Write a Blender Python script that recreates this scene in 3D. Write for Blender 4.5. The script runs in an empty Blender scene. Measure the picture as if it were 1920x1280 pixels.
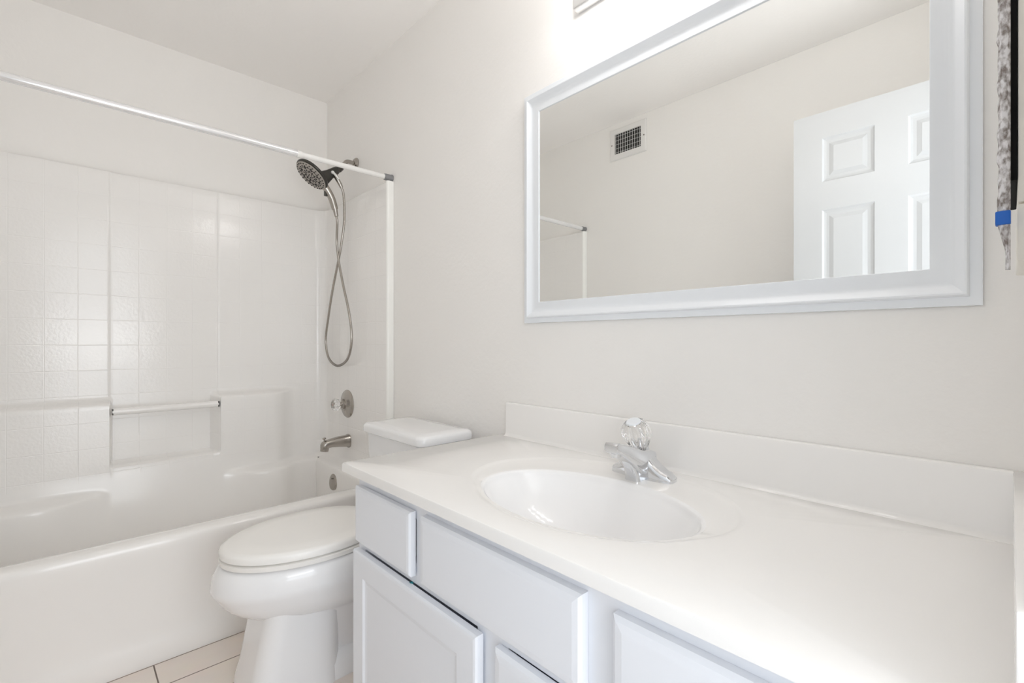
import bpy, bmesh, math, random
from mathutils import Vector, Matrix
from math import sin, cos, pi, radians
random.seed(7)
S = bpy.context.scene
C = S.collection

# ------------------------------------------------------------------ camera
cam_d = bpy.data.cameras.new('camera'); cam = bpy.data.objects.new('camera', cam_d); C.objects.link(cam)
cam_d.sensor_width = 36.0; cam_d.lens = 885.5 * 36.0 / 1920.0; cam_d.clip_start = 0.01
CAM_H = 1.075
cam.location = (0, 0, CAM_H)
cam.rotation_euler = (radians(90), 0, radians(90 - 43.437))
S.camera = cam

# ------------------------------------------------------------------ world and colour management
W = bpy.data.worlds.new('daylight'); S.world = W; W.use_nodes = True
bg = W.node_tree.nodes['Background']; bg.inputs[0].default_value = (0.86, 0.93, 1.0, 1); bg.inputs[1].default_value = 1.4
S.view_settings.view_transform = 'Standard'; S.view_settings.look = 'None'
S.view_settings.gamma = 1.0; S.view_settings.use_curve_mapping = False
S.view_settings.exposure = 0.10
S.cycles.max_bounces = 18; S.cycles.diffuse_bounces = 14; S.cycles.glossy_bounces = 6
S.cycles.transmission_bounces = 10

# daylight of the adjoining room, entering through the doorway
ld = bpy.data.lights.new('doorway_daylight', 'AREA'); ld.shape = 'RECTANGLE'; ld.size = 1.4; ld.size_y = 2.1
ld.energy = 18.0; ld.color = (0.93, 0.965, 1.0)
lo = bpy.data.objects.new('doorway_daylight', ld); C.objects.link(lo)
lo.location = (1.1, 0.205, 1.1); lo.rotation_euler = (radians(94), 0, radians(90))
up = bpy.data.lights.new('added_ceiling_fill', 'AREA'); up.shape = 'RECTANGLE'; up.size = 1.2; up.size_y = 0.8  # added fill aimed upward to brighten the ceiling, not a hallway fixture
up.energy = 10.5; up.color = (0.97, 0.985, 1.0)
uo = bpy.data.objects.new('added_ceiling_fill', up); C.objects.link(uo)
uo.location = (0.50, 0.22, 1.1); uo.rotation_euler = (radians(145), 0, radians(90))
BULB = 21.5      # strength of the vanity bulbs

# ------------------------------------------------------------------ materials
def mat(name, col, rough=0.5, metal=0.0, bump=0.0, bscale=60.0, spec=0.5, var=0.02, coat=0.0, bdist=0.002):
    m = bpy.data.materials.new(name); m.use_nodes = True
    nt = m.node_tree; b = nt.nodes['Principled BSDF']
    b.inputs['Base Color'].default_value = (*col, 1); b.inputs['Roughness'].default_value = rough
    b.inputs['Metallic'].default_value = metal; b.inputs['Specular IOR Level'].default_value = spec
    b.inputs['Coat Weight'].default_value = coat
    tc = nt.nodes.new('ShaderNodeTexCoord'); nz = nt.nodes.new('ShaderNodeTexNoise')
    nz.inputs['Scale'].default_value = bscale; nz.inputs['Detail'].default_value = 3.0
    nt.links.new(tc.outputs['Object'], nz.inputs['Vector'])
    if var:
        mr = nt.nodes.new('ShaderNodeMapRange')
        mr.inputs['To Min'].default_value = max(0.0, rough - var); mr.inputs['To Max'].default_value = rough + var
        nt.links.new(nz.outputs['Fac'], mr.inputs['Value']); nt.links.new(mr.outputs['Result'], b.inputs['Roughness'])
    if bump:
        bp = nt.nodes.new('ShaderNodeBump'); bp.inputs['Strength'].default_value = bump; bp.inputs['Distance'].default_value = bdist
        nt.links.new(nz.outputs['Fac'], bp.inputs['Height']); nt.links.new(bp.outputs['Normal'], b.inputs['Normal'])
    return m

WALLC = (0.882, 0.868, 0.847)
M_wall = mat('wall_paint', WALLC, 0.55, bump=0.22, bscale=55, bdist=0.004)
M_ceil = mat('ceiling_paint', (0.935, 0.919, 0.902), 0.8, bump=0.2, bscale=60, bdist=0.004)
M_trim = mat('white_door_paint', (0.66, 0.675, 0.69), 0.35, bump=0.04, bscale=90)
M_cab = mat('cabinet_paint', (0.80, 0.825, 0.872), 0.38, bump=0.08, bscale=70)
M_dark = mat('cabinet_gap', (0.10, 0.10, 0.11), 0.8)
M_counter = mat('cultured_marble', (0.88, 0.87, 0.855), 0.16, coat=0.25, bump=0.01, bscale=20)
M_basin = mat('basin_glaze', (0.90, 0.90, 0.905), 0.13, coat=0.3)
M_porc = mat('porcelain', (0.87, 0.875, 0.885), 0.08, coat=0.4, var=0.01)
M_seat = mat('toilet_seat_plastic', (0.88, 0.87, 0.845), 0.22)
M_fib = mat('fiberglass_gelcoat', (0.886, 0.8735, 0.856), 0.14, coat=0.2, bump=0.05, bscale=35)
M_flange = mat('gelcoat_edge', (0.88, 0.88, 0.85), 0.2, coat=0.2)
M_frame = mat('mirror_frame_lacquer', (0.82, 0.85, 0.885), 0.25, coat=0.1)
M_mirror = mat('silvered_glass', (0.93, 0.94, 0.93), 0.0, metal=1.0, var=0)
M_chrome = mat('polished_chrome', (0.76, 0.77, 0.79), 0.07, metal=1.0, var=0.01)
M_bar = mat('satin_chrome', (0.80, 0.80, 0.80), 0.22, metal=0.9)
M_nickel = mat('brushed_nickel', (0.44, 0.41, 0.375), 0.24, metal=1.0, var=0.03)
M_nickel_d = mat('dark_brushed_nickel', (0.075, 0.072, 0.066), 0.32, metal=0.8, var=0.03)
M_face = mat('spray_face_plate', (0.42, 0.39, 0.355), 0.4, metal=0.4)
M_nozzle = mat('rubber_nozzle', (0.03, 0.028, 0.026), 0.6)
M_rod = mat('white_enamelled_tube', (0.84, 0.83, 0.81), 0.25, coat=0.2)
M_rod2 = mat('satin_steel_tube', (0.84, 0.84, 0.85), 0.18, metal=0.45)
M_cap = mat('grey_rubber', (0.23, 0.23, 0.235), 0.45, bump=0.2, bscale=200)
M_cream = mat('cream_plastic', (0.82, 0.79, 0.72), 0.4)
M_black = mat('black_trim', (0.006, 0.006, 0.006), 0.7, spec=0.1)
M_blue = mat('blue_tape', (0.004, 0.11, 0.48), 0.5)
M_teal = mat('teal_felt', (0.02, 0.22, 0.26), 0.8)
M_vent = mat('vent_enamel', (0.80, 0.79, 0.775), 0.4)
M_duct = mat('painted_duct_shade', (0.035, 0.035, 0.035), 0.8)  # near-black colour stands in for the unlit duct
M_red = mat('red_index', (0.45, 0.05, 0.05), 0.4)

def acrylic():
    m = bpy.data.materials.new('clear_acrylic'); m.use_nodes = True
    b = m.node_tree.nodes['Principled BSDF']
    b.inputs['Base Color'].default_value = (0.99, 0.985, 0.98, 1); b.inputs['Roughness'].default_value = 0.02
    b.inputs['Transmission Weight'].default_value = 1.0; b.inputs['IOR'].default_value = 1.49
    nt = m.node_tree; tc = nt.nodes.new('ShaderNodeTexCoord'); nz = nt.nodes.new('ShaderNodeTexNoise'); nz.inputs['Scale'].default_value = 30
    mr = nt.nodes.new('ShaderNodeMapRange'); mr.inputs['To Min'].default_value = 0.0; mr.inputs['To Max'].default_value = 0.04
    nt.links.new(tc.outputs['Object'], nz.inputs['Vector']); nt.links.new(nz.outputs['Fac'], mr.inputs['Value']); nt.links.new(mr.outputs['Result'], b.inputs['Roughness'])
    return m
M_acr = acrylic()

def emit(name, col, st):
    m = bpy.data.materials.new(name); m.use_nodes = True
    b = m.node_tree.nodes['Principled BSDF']; b.inputs['Base Color'].default_value = (0.9, 0.9, 0.9, 1)
    b.inputs['Emission Color'].default_value = (*col, 1); b.inputs['Emission Strength'].default_value = st
    return m
M_bulb = emit('lit_bulb_glass', (1.0, 0.972, 0.95), BULB)

def floor_mat():
    m = bpy.data.materials.new('floor_tile'); m.use_nodes = True
    nt = m.node_tree; b = nt.nodes['Principled BSDF']; L = nt.links
    tc = nt.nodes.new('ShaderNodeTexCoord'); mp = nt.nodes.new('ShaderNodeMapping')
    mp.inputs['Rotation'].default_value = (0, 0, radians(90)); mp.inputs['Location'].default_value = FLOOR_OFF
    L.new(tc.outputs['Object'], mp.inputs['Vector'])
    br = nt.nodes.new('ShaderNodeTexBrick'); br.offset = 0.5
    br.inputs['Scale'].default_value = 1.0; br.inputs['Brick Width'].default_value = 0.61; br.inputs['Row Height'].default_value = 0.137
    br.inputs['Mortar Size'].default_value = 0.0022; br.inputs['Mortar Smooth'].default_value = 0.1
    br.inputs['Color1'].default_value = (0.90, 0.82, 0.755, 1); br.inputs['Color2'].default_value = (0.885, 0.805, 0.74, 1)
    br.inputs['Mortar'].default_value = (0.20, 0.155, 0.125, 1)
    L.new(mp.outputs['Vector'], br.inputs['Vector'])
    nz = nt.nodes.new('ShaderNodeTexNoise'); nz.inputs['Scale'].default_value = 14; nz.inputs['Detail'].default_value = 5
    L.new(tc.outputs['Object'], nz.inputs['Vector'])
    mx = nt.nodes.new('ShaderNodeMix'); mx.data_type = 'RGBA'; mx.blend_type = 'MULTIPLY'; mx.inputs[0].default_value = 0.08
    L.new(br.outputs['Color'], mx.inputs[6]); L.new(nz.outputs['Color'], mx.inputs[7])
    L.new(mx.outputs[2], b.inputs['Base Color']); b.inputs['Roughness'].default_value = 0.45
    bp = nt.nodes.new('ShaderNodeBump'); bp.invert = True; bp.inputs['Strength'].default_value = 0.4; bp.inputs['Distance'].default_value = 0.002
    L.new(br.outputs['Fac'], bp.inputs['Height']); L.new(bp.outputs['Normal'], b.inputs['Normal'])
    return m
FLOOR_OFF = (-0.091, 1.957, 0.0)

def tile_gelcoat():
    # moulded tile joints as pure relief: UV in metres along the panel and up
    m = bpy.data.materials.new('tile_moulded_gelcoat'); m.use_nodes = True
    nt = m.node_tree; b = nt.nodes['Principled BSDF']; L = nt.links
    b.inputs['Base Color'].default_value = (0.886, 0.8735, 0.856, 1); b.inputs['Roughness'].default_value = 0.14
    uv = nt.nodes.new('ShaderNodeUVMap'); uv.uv_map = 'panel'
    br = nt.nodes.new('ShaderNodeTexBrick'); br.offset = 0.0
    br.inputs['Scale'].default_value = 1.0; br.inputs['Brick Width'].default_value = 0.1028; br.inputs['Row Height'].default_value = 0.1095
    br.inputs['Mortar Size'].default_value = 0.0022; br.inputs['Mortar Smooth'].default_value = 1.0
    L.new(uv.outputs['UV'], br.inputs['Vector'])
    sx = nt.nodes.new('ShaderNodeSeparateXYZ'); L.new(uv.outputs['UV'], sx.inputs['Vector'])
    st = nt.nodes.new('ShaderNodeMapRange'); st.inputs['From Min'].default_value = -0.03; st.inputs['From Max'].default_value = 0.0
    L.new(sx.outputs['Y'], st.inputs['Value'])
    mu = nt.nodes.new('ShaderNodeMath'); mu.operation = 'MULTIPLY'
    L.new(br.outputs['Fac'], mu.inputs[0]); L.new(st.outputs['Result'], mu.inputs[1])
    b1 = nt.nodes.new('ShaderNodeBump'); b1.invert = True; b1.inputs['Strength'].default_value = 0.5; b1.inputs['Distance'].default_value = 0.001
    L.new(mu.outputs['Value'], b1.inputs['Height'])
    nz = nt.nodes.new('ShaderNodeTexNoise'); nz.inputs['Scale'].default_value = 90; nz.inputs['Detail'].default_value = 3
    tc = nt.nodes.new('ShaderNodeTexCoord'); L.new(tc.outputs['Object'], nz.inputs['Vector'])
    m2 = nt.nodes.new('ShaderNodeMath'); m2.operation = 'MULTIPLY'
    L.new(nz.outputs['Fac'], m2.inputs[0]); L.new(st.outputs['Result'], m2.inputs[1])
    b2 = nt.nodes.new('ShaderNodeBump'); b2.inputs['Strength'].default_value = 0.26; b2.inputs['Distance'].default_value = 0.002
    L.new(m2.outputs['Value'], b2.inputs['Height']); L.new(b1.outputs['Normal'], b2.inputs['Normal'])
    L.new(b2.outputs['Normal'], b.inputs['Normal'])
    return m

def mottled():
    m = bpy.data.materials.new('mottled_grey_fabric'); m.use_nodes = True
    nt = m.node_tree; b = nt.nodes['Principled BSDF']; L = nt.links
    tc = nt.nodes.new('ShaderNodeTexCoord'); mp = nt.nodes.new('ShaderNodeMapping'); mp.inputs['Scale'].default_value = (130, 130, 75)
    L.new(tc.outputs['Object'], mp.inputs['Vector'])
    nz = nt.nodes.new('ShaderNodeTexNoise'); nz.inputs['Scale'].default_value = 1.6; nz.inputs['Detail'].default_value = 4
    L.new(mp.outputs['Vector'], nz.inputs['Vector'])
    cr = nt.nodes.new('ShaderNodeValToRGB'); e = cr.color_ramp.elements
    e[0].position = 0.36; e[0].color = (0.20, 0.17, 0.155, 1); e[1].position = 0.62; e[1].color = (0.72, 0.71, 0.72, 1)
    L.new(nz.outputs['Fac'], cr.inputs['Fac']); L.new(cr.outputs['Color'], b.inputs['Base Color'])
    b.inputs['Roughness'].default_value = 0.8
    bp = nt.nodes.new('ShaderNodeBump'); bp.inputs['Strength'].default_value = 0.4; bp.inputs['Distance'].default_value = 0.002
    L.new(nz.outputs['Fac'], bp.inputs['Height']); L.new(bp.outputs['Normal'], b.inputs['Normal'])
    return m

# ------------------------------------------------------------------ mesh helpers
def link(name, bm, m, parent=None, smooth=False, angle=35):
    me = bpy.data.meshes.new(name); bmesh.ops.recalc_face_normals(bm, faces=bm.faces[:]) 
    bm.to_mesh(me); bm.free()
    for mm in (m if isinstance(m, (list, tuple)) else [m]): me.materials.append(mm)
    if smooth:
        me.polygons.foreach_set('use_smooth', [True] * len(me.polygons))
        me.set_sharp_from_angle(angle=radians(angle))
    o = bpy.data.objects.new(name, me); C.objects.link(o)
    if parent is not None: 
        o.parent = parent; o.matrix_parent_inverse = parent.matrix_basis.inverted()
    return o
def tag(o, label=None, cat=None, group=None, kind=None):
    if label: o['label'] = label
    if cat: o['category'] = cat
    if group: o['group'] = group
    if kind: o['kind'] = kind
    return o
def thing(name, label, cat, loc=(0, 0, 0), group=None):
    o = bpy.data.objects.new(name, None); C.objects.link(o); o.location = loc; o.empty_display_size = 0.05
    return tag(o, label, cat, group)
def struct(name, bm, m, label=None, cat=None, smooth=False):
    o = link(name, bm, m, smooth=smooth); return tag(o, label, cat, kind='structure')
NB = bmesh.new
def box(bm, x0, x1, y0, y1, z0, z1, bev=0.0, seg=2, mi=0):
    vs = [bm.verts.new(p) for p in [(x0,y0,z0),(x1,y0,z0),(x1,y1,z0),(x0,y1,z0),(x0,y0,z1),(x1,y0,z1),(x1,y1,z1),(x0,y1,z1)]]
    fs = [bm.faces.new([vs[i] for i in f]) for f in [(0,3,2,1),(4,5,6,7),(0,1,5,4),(1,2,6,5),(2,3,7,6),(3,0,4,7)]]
    for f in fs: f.material_index = mi
    if bev:
        es = list({e for f in fs for e in f.edges})
        bmesh.ops.bevel(bm, geom=es, offset=bev, segments=seg, affect='EDGES', profile=0.5)
    return bm
def loft(bm, loops, closed=True, cap0=False, cap1=False, mi=0):
    rows = [[bm.verts.new(p) for p in lp] for lp in loops]
    n = len(rows[0]); fs = []
    for a, b in zip(rows, rows[1:]):
        for i in range(n if closed else n - 1):
            j = (i + 1) % n
            fs.append(bm.faces.new((a[i], a[j], b[j], b[i])))
    if cap0: fs.append(bm.faces.new(rows[0][::-1]))
    if cap1: fs.append(bm.faces.new(rows[-1]))
    for f in fs: f.material_index = mi
    return rows
def frame_of(d):
    d = d.normalized(); up = Vector((0, 0, 1)) if abs(d.z) < 0.95 else Vector((1, 0, 0))
    u = d.cross(up).normalized(); v = u.cross(d).normalized(); return u, v
def lathe(bm, origin, axis, prof, seg=32, mi=0, cap=True):
    # prof: list of (radius, distance along axis)
    o = Vector(origin); ax = Vector(axis).normalized(); u, v = frame_of(ax)
    loops = [[o + ax * h + (u * cos(2*pi*i/seg) + v * sin(2*pi*i/seg)) * max(r, 1e-5) for i in range(seg)] for r, h in prof]
    loft(bm, loops, True, cap, cap, mi); return bm
def catmull(P, per=8):
    P = [Vector(p) for p in P]; out = []
    Q = [P[0] * 2 - P[1]] + P + [P[-1] * 2 - P[-2]]
    for i in range(1, len(Q) - 2):
        a, b, c, d = Q[i-1:i+3]
        for k in range(per):
            t = k / per
            out.append(0.5 * ((2*b) + (c-a)*t + (2*a-5*b+4*c-d)*t*t + (3*b-a-3*c+d)*t**3))
    out.append(P[-1]); return out
def tube(bm, pts, r, seg=12, mi=0, cap=True):
    pts = [Vector(p) for p in pts]; loops = []; u = None
    for i, p in enumerate(pts):
        d = (pts[min(i+1, len(pts)-1)] - pts[max(i-1, 0)]).normalized()
        if u is None:
            u, v = frame_of(d); v = d.cross(u)
        else:
            u = (u - d * u.dot(d)).normalized(); v = d.cross(u)
        rr = r[i] if isinstance(r, (list, tuple)) else r
        loops.append([p + (u * cos(2*pi*k/seg) + v * sin(2*pi*k/seg)) * rr for k in range(seg)])
    loft(bm, loops, True, cap, cap, mi); return bm
def resample(pts, step):
    out = [pts[0]]; acc = 0.0
    for a, b in zip(pts, pts[1:]):
        L = (b - a).length; t = step - acc
        while t <= L:
            out.append(a.lerp(b, t / L)); t += step
        acc = (acc + L) % step if L else acc
        acc = L - (t - step)
    return out
def sstep(a, b, x):
    if a == b: return float(x >= a)
    t = max(0.0, min(1.0, (x - a) / (b - a))); return t * t * (3 - 2 * t)
def rrect(x0, x1, y0, y1, r, z, n=6):
    pts = []
    for cx, cy, a0 in ((x1-r, y1-r, 0), (x0+r, y1-r, 90), (x0+r, y0+r, 180), (x1-r, y0+r, 270)):
        for k in range(n + 1):
            a = radians(a0 + 90 * k / n); pts.append(Vector((cx + r*cos(a), cy + r*sin(a), z)))
    return pts
# a cabinet front in the XZ plane facing -Y: chamfered edge, optional recessed field
def front(x0, x1, z0, z1, yb, yf, ch=0.010, chd=0.007, rec=None):
    bm = NB()
    def ring(i, y): return [(x0+i, y, z0+i), (x1-i, y, z0+i), (x1-i, y, z1-i), (x0+i, y, z1-i)]
    loops = [ring(0, yb), ring(0, yf + chd), ring(ch * 0.35, yf + chd * 0.25), ring(ch, yf)]
    if rec:
        w, dp, sl = rec
        loops += [ring(w, yf), ring(w + sl * 0.4, yf + dp * 0.75), ring(w + sl, yf + dp)]
    loft(bm, loops, True, True, True)
    return bm

# ------------------------------------------------------------------ room shell
XL, XR, YB, YO, ZC = -2.79, 0.023, 1.13, -0.375, 2.487
T = 0.12
DY0, DY1, DZ = -0.128, 0.536, 2.05          # doorway in the right wall
struct('floor', box(NB(), XL - T, 1.9, YO - 1.2, YB + T, -0.1, 0.0), floor_mat())
struct('ceiling', box(NB(), XL - T, 1.9, YO - 1.2, YB + T, ZC, ZC + 0.1), M_ceil)
struct('wall_back', box(NB(), XL - T, XR + T, YB, YB + T, 0, ZC), M_wall)
struct('wall_left', box(NB(), XL - T, XL, YO - T, YB, 0, ZC), M_wall)
struct('wall_front', box(NB(), XL, XR + T, YO - T, YO, 0, ZC), M_wall)
bm = NB(); box(bm, XR, XR + T, DY1, YB, 0, ZC); box(bm, XR, XR + T, YO, DY0, 0, ZC); box(bm, XR, XR + T, DY0, DY1, DZ, ZC)
struct('wall_right', bm, M_wall)

# open six-panel door standing behind the camera, seen in the mirror
def six_panel_door(x0, x1, z0, z1, yf, yb):
    bm = NB(); w = x1 - x0
    st = 0.107; mu = 0.102; pw = (w - 2*st - mu) / 2
    xs = [x0, x0+st, x0+st+pw, x0+st+pw+mu, x1-st, x1]
    zs = [z0, z0+0.24, z0+0.24+0.58, z0+0.24+0.58+0.20, z1-0.11-0.185-0.118, z1-0.11-0.185, z1-0.11, z1]
    for yy, sg in ((yf, -1), (yb, 1)):
        for i in range(5):
            for j in range(7):
                a, b, c, d = xs[i], xs[i+1], zs[j], zs[j+1]
                if i in (1, 3) and j in (1, 3, 5):
                    def ring(k, dp): return [(a+k, yy+sg*dp, c+k), (b-k, yy+sg*dp, c+k), (b-k, yy+sg*dp, d-k), (a+k, yy+sg*dp, d-k)]
                    loft(bm, [ring(0, 0), ring(0.006, 0.006), ring(0.014, 0.008), ring(0.024, 0.008), ring(0.040, 0.003)], True, False, True)
                else:
                    bm.faces.new([bm.verts.new(p) for p in [(a,yy,c),(b,yy,c),(b,yy,d),(a,yy,d)]])
    loft(bm, [[(x0,yf,z0),(x1,yf,z0),(x1,yf,z1),(x0,yf,z1)], [(x0,yb,z0),(x1,yb,z0),(x1,yb,z1),(x0,yb,z1)]])
    bmesh.ops.remove_doubles(bm, verts=bm.verts[:], dist=1e-5)
    return bm
struct('door_1', six_panel_door(-0.655, 0.018, 0.012, 2.042, -0.089, -0.124), M_trim)

# ------------------------------------------------------------------ tub and shower unit
tub = thing('bathtub', 'glossy off-white one-piece bathtub with tile-moulded shower walls', 'bathtub', (-2.38, 0.38, 0))
XA = -1.965                      # apron
XE = -2.005                      # front edge of the wall panels
PX, PY0, PY1 = -2.735, -0.338, 1.094
ZR, ZT = 0.415, 1.826
# path of the wall panels (from the shower end round the back to the far end)
RC = 0.062
path = []
def addp(x, y, nx, ny): path.append((Vector((x, y, 0)), Vector((nx, ny, 0))))
EX = [XE - 0.012 - d for d in (0, .012, .024, .036, .048, .06, .075, .10, .16, .22, .30, .38, .46, .54, .60)] + [PX + RC]
for x in EX: addp(x, PY1, 0, -1)
for k in range(1, 9):
    a = radians(90 + 90 * k / 8); addp(PX + RC + RC*cos(a), PY1 - RC + RC*sin(a), -cos(a), -sin(a))
ys = [1.0, .97, .94, .91, .88, .85, .82, .79, .76, .73, .70, .67, .64, .61, .59, .575]
ys += [.566, .562, .558, .5565, .5545, .551, .547, .543, .538, .533, .529, .5245, .520, .50, .45, .40, .35, .30, .25, .20, .165, .158, .154, .150, .1465, .143, .139, .135, .125, .11, .09, .07, .05, .03, .01, -.02, -.05, -.09, -.13, -.17, -.21, -.24]
for y in ys: addp(PX, y, 1, 0)
for k in range(1, 9):
    a = radians(180 + 90 * k / 8); addp(PX + RC + RC*cos(a), PY0 + RC + RC*sin(a), -cos(a), -sin(a))
for x in EX[::-1][1:]: addp(x, PY0, 0, 1)
NY0, NY1 = 0.1465, 0.5545
def off(p, n, z):
    y = p.y; back = n.x > 0.5
    o = 0.0
    inn = sstep(NY0 - 0.006, NY0 + 0.006, y) * (1 - (sstep(NY1 - 0.006, NY1 + 0.006, y) if z > 0.832 else max(0.0, min(1.0, (y - NY1 + 0.030) / 0.032))))
    if back:
        o -= 0.004 * inn * (1 if z > 0.5 else 0)                       # middle field sits slightly back
        # the two vertical joints
        for q in (NY0, NY1): o -= 0.0022 * max(0, 1 - abs(y - q) / 0.008) * sstep(0.80, 0.84, z)
    bl = 0.07 * (1 - sstep(0.800, 0.828, z)) * (1 - sstep(0.80, 0.93, y)) * sstep(-0.32, -0.22, y)
    bl2 = 0.07 * (1 - sstep(0.528, 0.548, z)) * (1 - sstep(0.80, 0.93, y)) * sstep(-0.32, -0.22, y)
    if n.x > 0.02: o += bl * (1 - inn) + bl2 * inn
    # low ledges at both ends, running round the corners onto the end walls
    s1 = sstep(0.54, 0.80, y) if n.x > 0.3 else 1.0 
    s2 = 1 - sstep(-0.08, 0.15, y) if n.x > 0.3 else 1.0
    s = max(s1 if y > 0.4 else 0, s2 if y < 0.4 else 0)
    fade = 1.0
    led = 0.062 * s * (1 - sstep(0.415, 0.447, z)) * (0.35 + 0.65 * sstep(0.16, 0.40, z))
    o += led * fade
    o += max(0.0, 0.50 - z) * 0.16
    o += 0.05 * (1 - sstep(0.10, 0.17, z))
    if abs(n.x) < 0.02: o *= 1 - sstep(XE - 0.085, XE - 0.013, p.x)
    return o
zs = [0.10, .115, .13, .15, .17, .20, .25, .30, .35, .39, .405, .413, .42, .427, .434, .441, .449, .46, .48, .50, .52, .527, .532, .537, .542, .548, .556, .59, .64, .69, .74, .78, .798, .803, .808, .813, .818, .823, .828, .836, .85, .90, .98, 1.1, 1.25, 1.4, 1.55, 1.7, 1.79, ZT - 0.006, ZT]
bm = NB(); uvl = bm.loops.layers.uv.new('panel')
rows = []
arc = [0.0]
for a, b in zip(path, path[1:]): arc.append(arc[-1] + (b[0] - a[0]).length)
# align joints with the middle field
iy = min(range(len(path)), key=lambda i: abs(path[i][0].y - NY1) + (0 if path[i][1].x > 0.9 else 9))
u0 = arc[iy]
for z in zs:
    r = []
    for i, (p, n) in enumerate(path):
        q = p + n * off(p, n, z)
        if z == ZT: q = q - n * 0.004
        r.append((bm.verts.new((q.x, q.y, z)), (arc[i] - u0 + 20 * 0.1028, z - ZT + 13 * 0.1095)))
    rows.append(r)
# top return back to the house walls, front return edge bullnose is a part of its own
r = []
for i, (p, n) in enumerate(path):
    q = p - n * (0.045 if n.x > 0.3 else 0.033); r.append((bm.verts.new((q.x, q.y, ZT + 0.003)), (rows[-1][i][1][0], 1.5)))
rows.append(r)
ZLOW = 0.49
for a, b in zip(rows, rows[1:]):
    for i in range(len(a) - 1):
        f = bm.faces.new((a[i][0], a[i+1][0], b[i+1][0], b[i][0]))
        for lp in f.loops:
            for vv, t in (a[i], a[i+1], b[i], b[i+1]):
                if lp.vert is vv:
                    lp[uvl].uv = (t[0], t[1])
M_tile = tile_gelcoat()
# relief fades out below the last tile row: shift so that UV v=0 is that height
for f in bm.faces:
    for lp in f.loops: lp[uvl].uv = (lp[uvl].uv[0], lp.vert.co.z - (ZT - 12 * 0.1095) + 0.0)
link('shower_wall_panel', bm, M_tile, tub, smooth=True, angle=50)
# front edge strips of the two end walls
for yp, yw in ((PY1, YB), (PY0, YO)):
    bm = NB(); s = 1 if yw > yp else -1
    prof = [(XE - 0.03, yp + s*0.004), (XE - 0.013, yp + s*0.004), (XE - 0.0122, yp + s*0.0002)] + [(XE - 0.012 + 0.012*sin(radians(a)), yp + s*(0.012 - 0.012*cos(radians(a)))) for a in (12, 30, 50, 70, 90)] + [(XE, yw - s*0.001), (XE - 0.03, yw - s*0.001)]
    loft(bm, [[(x, y, z) for x, y in prof] for z in (0.40, ZT - 0.008, ZT + 0.004)], True, True, True)
    link('edge_strip', bm, M_flange, tub, smooth=True)
# tub shell: apron, rolled rim, inner front wall, floor
bm = NB(); prof = [(XA + 0.004, 0.0), (XA + 0.004, 0.045), (XA - 0.004, 0.07), (XA - 0.010, 0.12), (XA - 0.012, 0.22), (XA - 0.006, 0.33), (XA, 0.375), (XA, 0.392)]
for a in (20, 40, 60, 80): prof.append((XA - 0.022 + 0.022*cos(radians(a)), 0.393 + 0.022*sin(radians(a))))
prof += [(XA - 0.05, ZR + 0.001), (XA - 0.072, ZR - 0.001), (XA - 0.088, ZR - 0.008), (XA - 0.098, ZR - 0.024), (XA - 0.108, 0.30), (XA - 0.125, 0.17), (XA - 0.17, 0.115), (XA - 0.25, 0.10), (-2.64, 0.10)]
loft(bm, [[(x, y, z) for x, z in prof] for y in [YO + 0.002] + [YO + 0.05 + 0.1*k for k in range(14)] + [YB - 0.05, YB - 0.002]], False)
link('tub_shell', bm, M_fib, tub, smooth=True, angle=60)
# moulded grab bar across the niche
bm = NB()
tube(bm, [(PX + 0.060, NY0 + 0.002 + (NY1 - NY0 - 0.010) * k / 8, 0.770) for k in range(9)], 0.0155, 14)
link('grab_bar', bm, M_fib, tub, smooth=True)
for y in (NY0 + 0.0035, NY1 - 0.008):
    bm = NB(); box(bm, PX + 0.0495, PX + 0.0745, y - 0.0025, y + 0.0025, 0.757, 0.783, 0.001)
    tag(link('bar_socket', bm, M_nickel_d, tub), 'small dark bar end socket')

# ------------------------------------------------------------------ curtain rod
rod = thing('shower_curtain_rod', 'white and steel telescoping curtain rod spanning above the bathtub', 'curtain rod', (-2.02, 0.38, 1.848))
RX, RZ = -2.022, 1.849
bm = NB(); tube(bm, [(RX, YO + 0.03, RZ), (RX, 0.2, RZ), (RX, 0.70, RZ)], 0.0135, 20); link('outer_tube', bm, M_rod2, rod, True)
bm = NB(); lathe(bm, (RX, 0.695, RZ), (0, 1, 0), [(0.0145, 0), (0.0145, 0.012), (0.0118, 0.02)], 20); link('locking_ring', bm, M_rod, rod, True)
bm = NB(); tube(bm, [(RX, 0.70, RZ), (RX, 0.9, RZ), (RX, YB - 0.03, RZ)], 0.0112, 20); link('inner_tube', bm, M_rod, rod, True)
for y, s in ((YB, -1), (YO, 1)):
    bm = NB(); lathe(bm, (RX, y, RZ), (0, s, 0), [(0.0172, 0.001), (0.0172, 0.006), (0.0155, 0.010), (0.0155, 0.034), (0.0145, 0.040), (0.012, 0.042)], 24)
    tag(link('end_cap', bm, M_cap, rod, True), 'ribbed grey rubber end cap')

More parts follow.
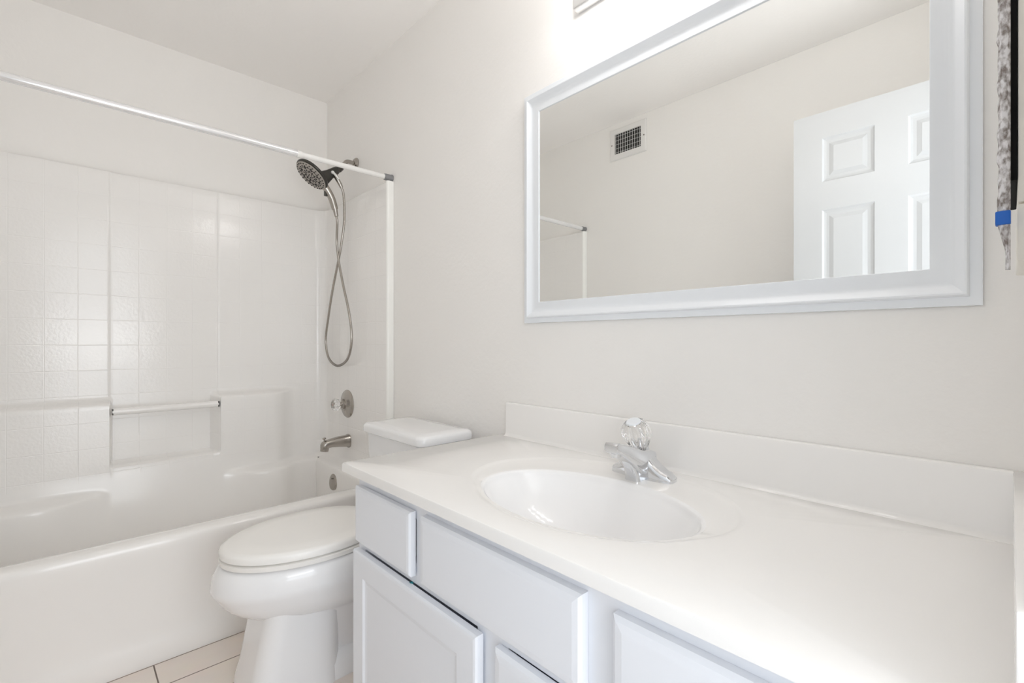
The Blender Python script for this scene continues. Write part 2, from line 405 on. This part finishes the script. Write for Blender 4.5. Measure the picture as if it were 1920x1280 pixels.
# ------------------------------------------------------------------ shower head with hand piece
AX = -2.40
sh = thing('handheld_shower', 'dual shower head in brushed nickel, round spray disc and looping hose', 'shower head', (AX, YB, 2.02))
FZ = 2.022
bm = NB(); lathe(bm, (AX, YB, FZ), (0, -1, 0), [(0.030, 0.001), (0.030, 0.006), (0.024, 0.014), (0.013, 0.018)], 28); link('wall_flange', bm, M_nickel, sh, True)
bm = NB(); tube(bm, catmull([(AX, YB - 0.01, FZ), (AX, YB - 0.05, FZ - 0.001), (AX, 1.062, FZ - 0.018), (AX, 1.045, FZ - 0.035)], 6), 0.0105, 16); link('shower_arm', bm, M_nickel, sh, True)
D = Vector((0, -0.63, -0.777)).normalized()          # spray direction
hc = Vector((AX, 0.8915, 1.901))                     # centre of spray face
E1 = Vector((0, 0.777, -0.63)).normalized()          # down along the face
jc = Vector((AX, 1.035, FZ - 0.048))
bm = NB(); lathe(bm, jc + Vector((0, 0.012, 0.014)), (0, -0.66, -0.75), [(0.012, 0), (0.019, 0.004), (0.019, 0.026), (0.014, 0.032)], 8); lathe(bm, jc, (0, -0.66, -0.75), [(0.004, 0.0), (0.014, 0.004), (0.017, 0.014), (0.014, 0.03), (0.01, 0.04)], 20)
link('ball_joint', bm, M_nickel_d, sh, True)
# holder block between joint and disc
hp0 = jc + Vector((0, -0.012, -0.012)); hp1 = hc + E1 * 0.040 - D * 0.014
dv = (hp1 - hp0).normalized(); u = Vector((1, 0, 0)); v = dv.cross(u).normalized()
bm = NB(); loops = []
for t, w, h in ((0, .014, .015), (.06, .0185, .020), (.45, .021, .025), (.8, .022, .036), (1, .022, .040)):
    c = hp0.lerp(hp1, t); lp = []
    for k in range(20):
        a = 2*pi*k/20; ca, sa = cos(a), sin(a)
        lp.append(c + u * w * math.copysign(abs(ca)**0.6, ca) + v * h * math.copysign(abs(sa)**0.6, sa))
    loops.append(lp)
loft(bm, loops, True, True, True); link('holder', bm, M_nickel_d, sh, True)
bm = NB(); lathe(bm, hc, -D, [(0.0, 0.0035), (0.081, 0.003), (0.0865, 0.006), (0.088, 0.011), (0.086, 0.017), (0.070, 0.022), (0.03, 0.026), (0.0, 0.027)], 48); link('spray_disc', bm, M_nickel_d, sh, True)
bm = NB(); lathe(bm, hc, D, [(0.0, -0.002), (0.082, -0.002), (0.082, 0.001), (0.079, 0.0025), (0.0, 0.003)], 48)
for ring, n in ((0.074, 26), (0.060, 20), (0.048, 8), (0.036, 13), (0.023, 9), (0.010, 5)):
    for k in range(n):
        a = 2*pi*(k + 0.5*(ring*1000 % 2))/n + ring*9
        q = hc + (u * cos(a) + E1 * sin(a)) * ring
        rr = 0.0052 if ring in (0.048,) else 0.0034
        lathe(bm, q, D, [(rr, 0.0025), (rr*0.8, 0.0055)], 8, mi=1)
for ring in (0.053, 0.030):
    lathe(bm, hc, D, [(ring - 0.0012, 0.0027), (ring - 0.0012, 0.0042), (ring + 0.0012, 0.0042), (ring + 0.0012, 0.0027)], 40, mi=1, cap=False)
link('spray_face', bm, [M_face, M_nozzle], sh, True)
# hand piece handle hanging below the disc
hs = hc + E1 * 0.080 - D * 0.012; he = Vector((AX, 1.021, 1.722))
hp = catmull([hs - (he - hs) * 0.1, hs.lerp(he, 0.35) + Vector((0, 0.010, 0.006)), hs.lerp(he, 0.72) + Vector((0, 0.007, 0.004)), he], 6)
nn = len(hp); rad = [0.0175 - 0.0045 * (i/(nn-1)) + 0.002*sin(pi*i/(nn-1)) for i in range(nn)]
bm = NB(); tube(bm, hp[:-5], rad[:-5], 20); link('handle', bm, M_nickel, sh, True)
bm = NB(); tube(bm, hp[-6:], [0.0125, 0.012, 0.0115, 0.011, 0.0105, 0.010], 20); link('handle_collar', bm, M_nickel, sh, True)
bm = NB(); box(bm, AX - 0.006, AX + 0.006, hs.y - 0.004, hs.y + 0.012, hs.z - 0.045, hs.z - 0.018, 0.003); link('spray_button', bm, M_nickel_d, sh, True)
# outlet nipple and diverter lever
no = Vector((AX + 0.012, 1.018, 1.915))
bm = NB(); tube(bm, [no + Vector((0, -0.01, 0.018)), no, no + Vector((0, 0.018, -0.028)), no + Vector((0, 0.025, -0.042))], [0.011, 0.0115, 0.010, 0.0085], 16); link('hose_outlet', bm, M_nickel, sh, True)
bm = NB(); lv = Vector((AX + 0.020, 0.992, 1.937))
tube(bm, [lv, lv + Vector((0.008, 0.006, -0.006)), lv + Vector((0.010, 0.03, -0.030))], [0.008, 0.006, 0.004], 12); lathe(bm, lv - Vector((0.004, 0, 0)), (1, 0, 0), [(0.008, 0), (0.009, 0.008), (0.006, 0.014), (0, 0.016)], 16)
tag(link('diverter_lever', bm, M_rod, sh, True), 'small white diverter lever')
HS = [no + Vector((0, 0.022, -0.036)), (AX + 0.008, 1.055, 1.84), (AX + 0.004, 1.062, 1.74), (AX + 0.0, 1.058, 1.66), (AX - 0.035, 1.052, 1.53), (AX - 0.12, 1.052, 1.36), (AX - 0.19, 1.055, 1.20), (AX - 0.235, 1.06, 1.08), (AX - 0.20, 1.062, 0.985), (AX - 0.085, 1.062, 0.945),
      (AX + 0.045, 1.06, 0.985), (AX + 0.098, 1.058, 1.085), (AX + 0.075, 1.055, 1.22), (AX + 0.01, 1.052, 1.37), (AX - 0.035, 1.048, 1.50), (AX - 0.04, 1.040, 1.60), he + Vector((0, 0.004, -0.03)), he + Vector((0, -0.002, 0.004))]
hl = resample(catmull(HS, 14), 0.0021)
bm = NB(); tube(bm, hl, [0.0066 if (i // 1) % 2 else 0.0057 for i in range(len(hl))], 10); tag(link('hose', bm, M_nickel, sh, True, 80), 'ribbed metal shower hose')

# ------------------------------------------------------------------ shower valve, spout, overflow
VX, VZ = -2.428, 0.744
va = thing('shower_valve', 'round nickel shower valve plate with clear acrylic knob above tub spout', 'shower valve', (VX, PY1, VZ))
bm = NB(); lathe(bm, (VX, PY1, VZ), (0, -1, 0), [(0.074, -0.002), (0.074, 0.003), (0.070, 0.008), (0.058, 0.014), (0.038, 0.018), (0.034, 0.020), (0.030, 0.024), (0.0, 0.024)], 48); link('escutcheon', bm, M_nickel, va, True, 25)
bm = NB(); lathe(bm, (VX, PY1, VZ), (0, -1, 0), [(0.026, 0.02), (0.026, 0.034), (0.018, 0.036), (0.010, 0.040), (0.010, 0.050)], 24); link('stem', bm, M_nickel, va, True)
def acrylic_knob(bm, o, ax, R, h0, L, ribs=8, seg=64, top_r=0.62, depth=0.12):
    o = Vector(o); ax = Vector(ax).normalized(); u, v = frame_of(ax); loops = []
    prof = [(0.45, 0.0), (0.62, 0.04), (0.78, 0.2), (0.95, 0.42), (1.0, 0.60), (0.96, 0.78), (0.82, 0.93), (top_r, 1.0), (top_r*0.6, 0.985), (0.02, 0.975)]
    for r, h in prof:
        lp = []
        for k in range(seg):
            a = 2*pi*k/seg; rib = 1 - depth * (0.5 + 0.5*cos(ribs*a)) * (1 if 0.1 < h < 0.97 else 0)
            lp.append(o + ax*(h0 + L*h) + (u*cos(a) + v*sin(a)) * R * r * rib)
        loops.append(lp)
    loft(bm, loops, True, True, True)
bm = NB(); acrylic_knob(bm, (VX, PY1, VZ), (0, -1, 0), 0.034, 0.036, 0.046)
k = link('knob', bm, M_acr, va, True, 40); tag(k, 'clear fluted acrylic knob')
bm = NB(); lathe(bm, (VX, PY1 - 0.0825, VZ), (0, -1, 0), [(0.0022, 0), (0.0022, 0.001), (0.0, 0.0015)], 12); tag(link('index_button', bm, M_red, k, True), 'tiny dark red index dot')

SZ = 0.553
sp = thing('tub_spout', 'brushed nickel tub spout with diverter knob under the shower valve', 'spout', (-2.415, PY1, SZ))
bm = NB(); loops = []
for y, zc, hw, hh in ((PY1 + 0.002, .549, .031, .035), (PY1 - .006, .549, .031, .035), (PY1 - .012, .550, .028, .031), (1.04, .552, .026, .027), (1.00, .551, .025, .022), (.972, .547, .024, .021), (.957, .541, .022, .021), (.950, .536, .017, .017)):
    loops.append([Vector((-2.415 + hw * math.copysign(abs(cos(2*pi*k/28))**0.75, cos(2*pi*k/28)), y, zc + hh * math.copysign(abs(sin(2*pi*k/28))**0.75, sin(2*pi*k/28)))) for k in range(28)])
loft(bm, loops, True, True, True)
lathe(bm, (-2.415, 0.968, 0.545), (0, -0.12, -1), [(0.020, 0), (0.021, 0.016), (0.020, 0.032), (0.016, 0.033)], 24)
link('spout_body', bm, M_nickel, sp, True, 40)
bm = NB(); lathe(bm, (-2.415, 0.966, 0.558), (0, -0.12, 1), [(0.004, 0), (0.004, 0.016), (0.009, 0.018), (0.0095, 0.022), (0.006, 0.025), (0, 0.0255)], 18); link('diverter_knob', bm, M_nickel, sp, True)

OX, OZ = -2.418, 0.347
oy = PY1 - 0.062 * (0.35 + 0.65 * sstep(0.16, 0.40, 0.347)) - 0.16 * (0.5 - OZ) + 0.004
oc = thing('overflow_cover', 'round nickel overflow cover on the inner end wall of tub', 'overflow cover', (OX, oy, OZ))
bm = NB(); lathe(bm, (OX, oy, OZ), (0, -1, 0.16), [(0.043, -0.003), (0.043, 0.004), (0.040, 0.009), (0.030, 0.011), (0.0, 0.012)], 40); link('cover_plate', bm, M_nickel, oc, True, 30)
for q in (-0.018, 0.018):
    bm = NB(); lathe(bm, (OX, oy - 0.0115, OZ + q), (0, -1, 0.16), [(0.004, 0), (0.0035, 0.002), (0, 0.0025)], 12)
    link('screw', bm, M_nickel_d, oc, True)

# ------------------------------------------------------------------ toilet
TX = -1.585
to = thing('toilet', 'white elongated two-piece toilet with closed lid between tub and vanity', 'toilet', (TX, 0.7, 0))
def egg(yf, yb, hw, z, n=48, yw=None, p=2.0):
    # rounded front at yf, back at yb; widest at yw
    yw = yw if yw is not None else yf + (yb - yf) * 0.56
    pts = []
    for k in range(n):
        a = 2*pi*k/n; s, c = sin(a), cos(a)
        y = yw + (c * (yb - yw) if c > 0 else c * (yw - yf))
        e = (0.72 if c > 0 else 1.0)
        pts.append(Vector((TX + hw * math.copysign(abs(s)**e, s), y, z)))
    return pts
bm = NB()
loft(bm, [egg(.50, .90, .085, .06), egg(.455, .90, .108, .215), egg(.43, .90, .124, .235), egg(.39, .90, .142, .252), egg(.355, .89, .156, .275), egg(.330, .88, .168, .302), egg(.312, .87, .1775, .332), egg(.3055, .865, .181, .343), egg(.3045, .86, .1815, .354), egg(.310, .86, .181, .385), egg(.322, .86, .178, .407), egg(.335, .86, .171, .414), egg(.36, .85, .15, .415)], True, True, True)
# pedestal: square-sided front column with a flaring toe
def ped(yf, yb, hw, z, r): return rrect(TX - hw, TX + hw, yf, yb, r, z, 8)
loft(bm, [ped(.378, .650, .122, 0.0, .06), ped(.382, .650, .121, .04, .06), ped(.396, .650, .118, .09, .058), ped(.418, .650, .116, .20, .055), ped(.428, .650, .118, .262, .05), ped(.43, .650, .122, .30, .05)], True, True, True)
# trapway behind
loft(bm, [rrect(TX-.082, TX+.082, .56, .98, .04, 0.06, 6), rrect(TX-.078, TX+.078, .56, .98, .04, .17, 6), rrect(TX-.086, TX+.086, .56, .97, .04, .205, 6), rrect(TX-.084, TX+.084, .56, .96, .04, .33, 6)], True, True, True)
loft(bm, [rrect(TX-.112, TX+.112, .56, 1.0, .05, 0.0, 6), rrect(TX-.112, TX+.112, .56, 1.0, .05, 0.05, 6), rrect(TX-.098, TX+.098, .56, .99, .05, .075, 6), rrect(TX-.07, TX+.07, .56, .97, .05, .085, 6)], True, True, True)
# deck under the tank
loft(bm, [rrect(TX-.10, TX+.10, .76, 1.06, .04, .26, 6), rrect(TX-.15, TX+.15, .74, 1.08, .05, .36, 6), rrect(TX-.16, TX+.16, .74, 1.085, .05, .395, 6), rrect(TX-.155, TX+.155, .745, 1.08, .05, .402, 6)], True, True, True)
link('bowl', bm, M_porc, to, True, 42)
bm = NB()
loft(bm, [egg(.337, .805, .175, .4185), egg(.328, .808, .179, .4198), egg(.326, .81, .181, .4325), egg(.332, .808, .177, .4345)], True, True, True)
tag(link('seat', bm, M_seat, to, True, 50), 'white plastic toilet seat ring')
bm = NB()
loft(bm, [egg(.333, .80, .175, .4390), egg(.328, .805, .179, .4402), egg(.3265, .806, .1805, .455), egg(.331, .803, .177, .4625), egg(.345, .79, .166, .4665), egg(.41, .75, .12, .4685), egg(.52, .68, .05, .469)], True, True, True)
link('lid', bm, M_seat, to, True, 50)
for s in (-1, 1):
    bm = NB(); box(bm, TX + s*.075 - .022, TX + s*.075 + .022, .797, .84, .402, .446, .008, 3); link('hinge', bm, M_seat, to, True)
bm = NB()
loft(bm, [rrect(TX-.17, TX+.17, .90, 1.085, .035, .403, 8), rrect(TX-.185, TX+.185, .893, 1.09, .035, .43, 8), rrect(TX-.203, TX+.203, .884, 1.095, .03, .60, 8), rrect(TX-.208, TX+.208, .882, 1.097, .03, .713, 8)], True, True, True)
link('tank', bm, M_porc, to, True, 40)
bm = NB()
def lidr(i, z, r): return rrect(TX-.222+i, TX+.222-i, .866+i, 1.106-i, r, z, 8)
loft(bm, [lidr(.006, .7135, .03), lidr(0, .718, .035), lidr(0, .738, .035), lidr(.004, .746, .034), lidr(.012, .7505, .03), lidr(.05, .7525, .02)], True, True, True)
link('tank_lid', bm, M_porc, to, True, 40)

# ------------------------------------------------------------------ vanity cabinet
vc = thing('vanity_cabinet', 'white painted vanity cabinet with drawer fronts and doors under the counter', 'cabinet', (-0.6, 0.85, 0))
YF0 = 0.576                                     # face frame plane
VX0, VX1, VTOP = -1.206, 0.020, 0.7265
bm = NB()
box(bm, VX0, VX0 + .016, YF0 + .019, 1.125, 0.0, VTOP); box(bm, VX1 - .016, VX1, YF0 + .019, 1.125, 0.0, VTOP)
box(bm, VX0 + .016, VX1 - .016, 1.113, 1.125, 0.0, VTOP); box(bm, VX0 + .016, VX1 - .016, YF0 + .06, 1.113, 0.09, 0.106)
box(bm, VX0 + .016, VX1 - .016, YF0 + .055, YF0 + .065, 0.0, 0.09)
link('carcass', bm, M_cab, vc)
bm = NB()
stiles = [(VX0, -1.170), (-.9218, -.865), (-.455, -.372), (-.125, VX1)]
lower = [(VX0, -1.170), (-.704, -.617), (-.150, VX1)]
for a, b in stiles: box(bm, a, b, YF0, YF0 + .019, .575, .675)
for a, b in lower: box(bm, a, b, YF0, YF0 + .019, .14, .5278)
for z0, z1 in ((.675, VTOP), (.5278, .575), (.09, .14)): box(bm, VX0, VX1, YF0, YF0 + .019, z0, z1)
link('face_frame', bm, M_cab, vc)
YD = 0.5555
link('drawer_front', front(-1.193, -.920, .549, .694, YF0 - .003, YD, .012, .0055), M_cab, vc)
link('false_drawer_front', front(-.881, -.440, .549, .697, YF0 - .0005, YD, .016, .006), M_cab, vc)
link('drawer_front', front(-.386, -.112, .549, .692, YF0 - .0005, YD, .018, .007), M_cab, vc)
d1 = link('cabinet_door', front(-1.198, -.682, .11, .5265, YF0 - .0045, YD - .003, .008, .005, (.058, .006, .014)), M_cab, vc)
d2 = link('cabinet_door', front(-.638, -.130, .11, .5265, YF0 - .0015, YD, .018, .007, (.062, .006, .014)), M_cab, vc)
bm = NB(); lathe(bm, (-.938, YF0 - .0045, .5235), (0, 1, 0), [(.005, -.002), (.005, .0038), (.003, .0044)], 14); tag(link('bumper', bm, M_teal, d1, True), 'tiny teal bumper pad')

# ------------------------------------------------------------------ vanity top with moulded basin
vt = thing('sink_counter', 'glossy white cultured marble vanity top with moulded oval basin', 'countertop', (-0.6, 0.85, 0.727))
CX0, CX1, CY0, CY1, CZ = -1.236, 0.0075, 0.541, 1.129, 0.751
bx, by, ba, bb = -0.627, 0.792, 0.250, 0.160
rx, ry, ra, rb = -0.640, 0.846, 0.318, 0.226
N = 128
corners = [math.atan2(y - by, x - bx) for x, y in ((CX1, CY1), (CX0, CY1), (CX0, CY0), (CX1, CY0))]
ang = [2*pi*k/N for k in range(N)]
for cnr in corners:
    cnr %= 2*pi; i = min(range(N), key=lambda q: abs((ang[q] - cnr + pi) % (2*pi) - pi)); ang[i] = cnr
def ell_ray(cx, cy, a, b, th):                  # where a ray from the bowl centre meets another ellipse
    dx, dy = cos(th), sin(th); ox, oy_ = bx - cx, by - cy
    A = dx*dx/a/a + dy*dy/b/b; B = 2*(ox*dx/a/a + oy_*dy/b/b); Cc = ox*ox/a/a + oy_*oy_/b/b - 1
    t = (-B + math.sqrt(max(0, B*B - 4*A*Cc))) / 2 / A
    return t
def rect_ray(th, ins=0.0):
    dx, dy = cos(th), sin(th); t = 9
    if dx > 1e-9: t = min(t, (CX1 - ins - bx)/dx)
    if dx < -1e-9: t = min(t, (CX0 + ins - bx)/dx)
    if dy > 1e-9: t = min(t, (CY1 - ins - by)/dy)
    if dy < -1e-9: t = min(t, (CY0 + ins - by)/dy)
    return t
def pt(th, t, z): return Vector((bx + cos(th)*t, by + sin(th)*t, z))
tb = [ell_ray(bx, by, ba, bb, th) for th in ang]
tr = [min(ell_ray(rx, ry, ra, rb, th), rect_ray(th) - 0.012) for th in ang]
tr = [max(a, b + 0.03) for a, b in zip(tr, tb)]
bm = NB()
DP = 0.0055                                      # the deck round the bowl is dished slightly
loops = [[pt(th, t + .010, CZ - DP - .0005) for th, t in zip(ang, tb)],
         [pt(th, t*0.75 + r*0.25, CZ - DP*0.9) for th, t, r in zip(ang, tb, tr)],
         [pt(th, r - .016 if r - .016 > t + .015 else r*.55 + t*.45, CZ - DP*0.75) for th, t, r in zip(ang, tb, tr)],
         [pt(th, r - .009 if r - .009 > t + .017 else r*.8 + t*.2, CZ - DP*0.45) for th, t, r in zip(ang, tb, tr)],
         [pt(th, r - .002, CZ - .0004) for th, r in zip(ang, tr)],
         [pt(th, r + .002, CZ) for th, r in zip(ang, tr)],
         [pt(th, rect_ray(th, .005), CZ) for th in ang],
         [pt(th, rect_ray(th, .0015), CZ - .0015) for th in ang],
         [pt(th, rect_ray(th), CZ - .005) for th in ang],
         [pt(th, rect_ray(th), CZ - .024) for th in ang],
         [pt(th, rect_ray(th, .03), CZ - .024) for th in ang]]
loft(bm, loops, True)
link('countertop', bm, M_counter, vt, True, 40)
bm = NB(); prof = [(1.0, -.010), (0.97, -.020), (0.93, -.035), (0.86, -.058), (0.76, -.082), (0.62, -.104), (0.45, -.119), (0.25, -.127), (0.09, -.130)]
loops = [[pt(th, t + .010, CZ - DP - .0005) for th, t in zip(ang, tb)], [pt(th, t + .005, CZ - DP - .0015) for th, t in zip(ang, tb)], [pt(th, t + .001, CZ - DP - .0045) for th, t in zip(ang, tb)]]
loops += [[pt(th, t*q, CZ - DP + dz) for th, t in zip(ang, tb)] for q, dz in prof]
loft(bm, loops, True, False, True)
bs = link('basin', bm, M_basin, vt, True, 60)
bm = NB(); lathe(bm, (bx, by, CZ - .1335), (0, 0, 1), [(.020, 0), (.024, .001), (.021, .003), (.012, .0015), (.0, .0025)], 28); tag(link('drain', bm, M_chrome, bs, True), 'chrome drain ring')
bm = NB(); pr = [(1.129, CZ - .002), (1.092, CZ - .0015), (1.1005, CZ + .0005), (1.1065, CZ + .004), (1.1095, CZ + .010), (1.110, .858), (1.1115, .8625), (1.115, .864), (1.129, .864)]
loft(bm, [[(x, y, z) for y, z in pr] for x in (-1.203, -.6, .003)], True, True, True)
link('backsplash', bm, M_counter, vt, True, 40)
bm = NB(); box(bm, .0025, .0222, .541, 1.1295, CZ - .023, .864, .002); link('side_splash', bm, M_counter, vt, True)

# ------------------------------------------------------------------ basin faucet
FX, FY = -0.618, 1.028; FZ0 = CZ - DP*0.9
fa = thing('faucet', 'chrome single-handle basin faucet with clear acrylic ball knob', 'faucet', (FX, FY, FZ0))
bm = NB(); loops = []
for x, hw, hh in ((-.0815, .008, .010), (-.079, .017, .018), (-.070, .021, .0235), (-.055, .024, .030), (-.040, .026, .039), (-.028, .0265, .048), (-.018, .027, .060), (0, .027, .064), (.018, .027, .060), (.028, .0265, .048), (.040, .026, .037), (.055, .024, .027), (.070, .021, .0205), (.079, .017, .015), (.0815, .008, .008)):
    lp = []
    for k in range(17):
        a = pi*k/16; c, s = cos(a), sin(a)
        lp.append(Vector((FX + x, FY + hw * math.copysign(abs(c)**0.6, c), FZ0 - .001 + hh * abs(s)**0.6)))
    loops.append(lp)
loft(bm, loops, True, True, True)
link('faucet_base', bm, M_chrome, fa, True, 45)
bm = NB(); loops = []
for y, zb, zt, hw in ((1.052, .755, .806, .022), (1.03, .757, .813, .0255), (1.00, .757, .8165, .0255), (.985, .762, .821, .0245), (.97, .773, .8265, .0235), (.95, .792, .833, .0215), (.925, .809, .841, .0195), (.905, .821, .8455, .0185), (.894, .8225, .8465, .018), (.890, .826, .843, .0165)):
    lp = []
    for k in range(24):
        a = 2*pi*(k + .5)/24; c, s = cos(a), sin(a)
        lp.append(Vector((FX + hw*math.copysign(abs(c)**.35, c), y, (zb + zt)/2 + (zt - zb)/2*math.copysign(abs(s)**.35, s))))
    loops.append(lp)
loft(bm, loops, True, True, True); link('spout', bm, M_chrome, fa, True, 40)
bm = NB(); loops = [rrect(FX - hw, FX + hw, y0, 1.02, .010, z, 6) for z, hw, y0 in ((FZ0 - .001, .020, .972), (.760, .019, .970), (.775, .016, .960), (.795, .014, .945), (.806, .013, .938))]; loft(bm, loops, True, True, True); link('neck', bm, M_chrome, fa, True, 40)
bm = NB(); lathe(bm, (FX, .910, .824), (0, 0, -1), [(.0125, 0), (.0125, .009), (.0105, .0095), (.0105, .012), (.0, .0115)], 24); link('aerator', bm, M_chrome, fa, True)
kax = Vector((0.0, -0.45, 1)).normalized(); ko = Vector((FX - .012, FY + .008, .806))
bm = NB(); lathe(bm, ko, kax, [(.020, -.012), (.021, 0), (.0195, .008), (.015, .012), (.012, .014), (.011, .034), (.008, .040), (.0, .041)], 28); link('handle_collar', bm, M_chrome, fa, True)
bm = NB(); acrylic_knob(bm, ko, kax, .0365, .012, .068, ribs=8, top_r=.60, depth=.16); kk = tag(link('knob', bm, M_acr, fa, True, 40), 'clear fluted acrylic ball knob')
bm = NB(); lathe(bm, ko, kax, [(.0, .0802), (.018, .0802), (.019, .081), (.017, .0835), (0, .0845)], 28); tag(link('knob_cap', bm, M_frame, kk, True), 'white knob cap')

# ------------------------------------------------------------------ mirror
MX0, MX1, MZ0, MZ1 = -1.118, -0.032, 1.136, 1.888
mi = thing('wall_mirror', 'large rectangular wall mirror in white moulded frame above the vanity', 'mirror', ((MX0+MX1)/2, YB, (MZ0+MZ1)/2))
prof = [(0, .001), (0, .0145), (.001, .0155), (.0155, .0165), (.017, .023), (.019, .0255), (.022, .0252), (.027, .0215), (.033, .0165), (.039, .0140), (.044, .0136), (.050, .0144), (.057, .0156), (.0625, .0164), (.0662, .0164), (.067, .0158), (.067, .010)]
bm = NB()
loft(bm, [[(MX0+w, YB-h, MZ0+w), (MX1-w, YB-h, MZ0+w), (MX1-w, YB-h, MZ1-w), (MX0+w, YB-h, MZ1-w)] for w, h in prof])
link('frame', bm, M_frame, mi, True, 28)
bm = NB(); box(bm, MX0 + .060, MX1 - .060, YB - .0130, YB - .0080, MZ0 + .060, MZ1 - .060); link('mirror_glass', bm, M_mirror, mi)

# ------------------------------------------------------------------ vanity light bar
LX0, LX1, LZ0, LZ1 = -0.898, -0.262, 2.064, 2.176
vl = thing('vanity_light', 'white vanity light bar with round lit bulbs above the mirror', 'wall light', ((LX0+LX1)/2, YB, 2.12))
bm = NB(); pr = [(YB - .001, LZ0), (YB - .022, LZ0), (YB - .0275, LZ0 + .003), (YB - .029, LZ0 + .009), (YB - .029, LZ1 - .009), (YB - .0275, LZ1 - .003), (YB - .022, LZ1), (YB - .001, LZ1)]
loft(bm, [[(x, y, z) for y, z in pr] for x in (LX0, LX1)], True, True, True); link('light_bar', bm, M_bar, vl, True, 40)
for k in range(4):
    x = LX0 + .09 + k * (LX1 - LX0 - .18) / 3
    bm = NB(); lathe(bm, (x, YB - .029, 2.122), (0, -1, 0), [(.024, -.001), (.024, .004), (.019, .008), (.017, .054), (.015, .058)], 24); s = link('lamp_socket', bm, M_chrome, vl, True)
    bm = NB(); c = Vector((x, YB - .125, 2.122)); lathe(bm, c, (0, -1, 0), [(.040*sin(radians(a)), -.040*cos(radians(a))) for a in range(20, 181, 10)], 24); tag(link('light_bulb', bm, M_bulb, s, True), 'round lit bulb')

# ------------------------------------------------------------------ air vent on the wall opposite the mirror
AV0, AV1, AZ0, AZ1 = -1.81, -1.545, 2.252, 2.455
av = thing('air_vent', 'white louvred air vent near ceiling, seen in the mirror', 'air vent', ((AV0+AV1)/2, YO, (AZ0+AZ1)/2))
bm = NB(); ix0, ix1, iz0, iz1 = AV0 + .037, AV1 - .037, AZ0 + .037, AZ1 - .037
def vr(i, y): return [(AV0+i, y, AZ0+i), (AV1-i, y, AZ0+i), (AV1-i, y, AZ1-i), (AV0+i, y, AZ1-i)]
loft(bm, [vr(0, YO + .0005), vr(0, YO + .004), vr(.006, YO + .009), vr(.037, YO + .010), vr(.037, YO + .0005)]); link('vent_frame', bm, M_vent, av)
bm = NB(); box(bm, ix0, ix1, YO + .0003, YO + .0012, iz0, iz1); tag(link('duct_shade_plate', bm, M_duct, av), 'flat dark plate painted as the shade inside the duct')  # plate flat on the wall, the duct's shade is put into its colour
nl = 11
for k in range(nl):
    x = ix0 + (k + .5) * (ix1 - ix0) / nl; a = radians(18); dx, dy = .0045*sin(a), .0045*cos(a)
    bm = NB(); t = .0007
    loft(bm, [[(x-dx-t, YO+.0075-dy, z), (x-dx+t, YO+.0075-dy, z), (x+dx+t, YO+.0075+dy, z), (x+dx-t, YO+.0075+dy, z)] for z in (iz0, iz1)], True, True, True)
    link('louvre', bm, M_vent, av)
for k in range(5):
    z = iz0 + (k + .5) * (iz1 - iz0) / 5
    bm = NB(); box(bm, ix0, ix1, YO + .0015, YO + .0030, z - .0010, z + .0010); link('crossbar', bm, M_vent, av)
for x in (AV0 + .015, AV1 - .015):
    bm = NB(); lathe(bm, (x, YO + .009, (AZ0+AZ1)/2), (0, 1, 0), [(.005, 0), (.0045, .0015), (0, .002)], 12); link('vent_screw', bm, M_nickel, av, True)

# ------------------------------------------------------------------ things on the right wall at the frame's edge
wb = thing('wall_box', 'narrow cream wall box with black front edge at right wall', 'wall box', (XR, .9, 1.5))
bm = NB(); box(bm, .0048, XR - .0005, .80, .98, 1.168, 1.234, .002); box(bm, .0056, XR - .0005, .80, .98, 1.236, 1.95, .0015); link('box_body', bm, M_cream, wb, True)
bm = NB(); box(bm, -.0002, .0054, .799, .98, 1.262, 1.95, .0008); tag(link('front_edge', bm, M_black, wb), 'black front edge')
hs_ = thing('hanging_strip', 'mottled grey-brown fabric strip tied with blue band, hanging beside wall box', 'fabric strip', (-.005, .79, 1.5))
bm = NB(); rr = random.Random(3); loops = []
n = 46
for k in range(n + 1):
    z = 1.158 + (1.50 - 1.158) * k / n
    x0 = -.0105 + .0007*sin(k*1.7) + rr.uniform(-.0005, .0005); x1 = -.0001
    if z < 1.210: x0 = -.0105 + .0060 * (1.210 - z) / .030 if z > 1.18 else -.0045 + rr.uniform(-.0006, .0006)
    b = .003 + rr.uniform(-.001, .001)
    loops.append([(x0, .786 + b, z), (x0 + .003, .786 - b*.4, z), (x1 - .003, .786 - b*.3, z), (x1, .786 + b, z), (x1, .794, z), (x0, .794, z)])
loft(bm, loops, True, True, True); link('fabric', bm, mottled(), hs_, True, 60)
bm = NB(); box(bm, -.0125, .0002, .783, .7955, 1.2095, 1.2255, .0015); tag(link('band', bm, M_blue, hs_, True), 'bright blue band')
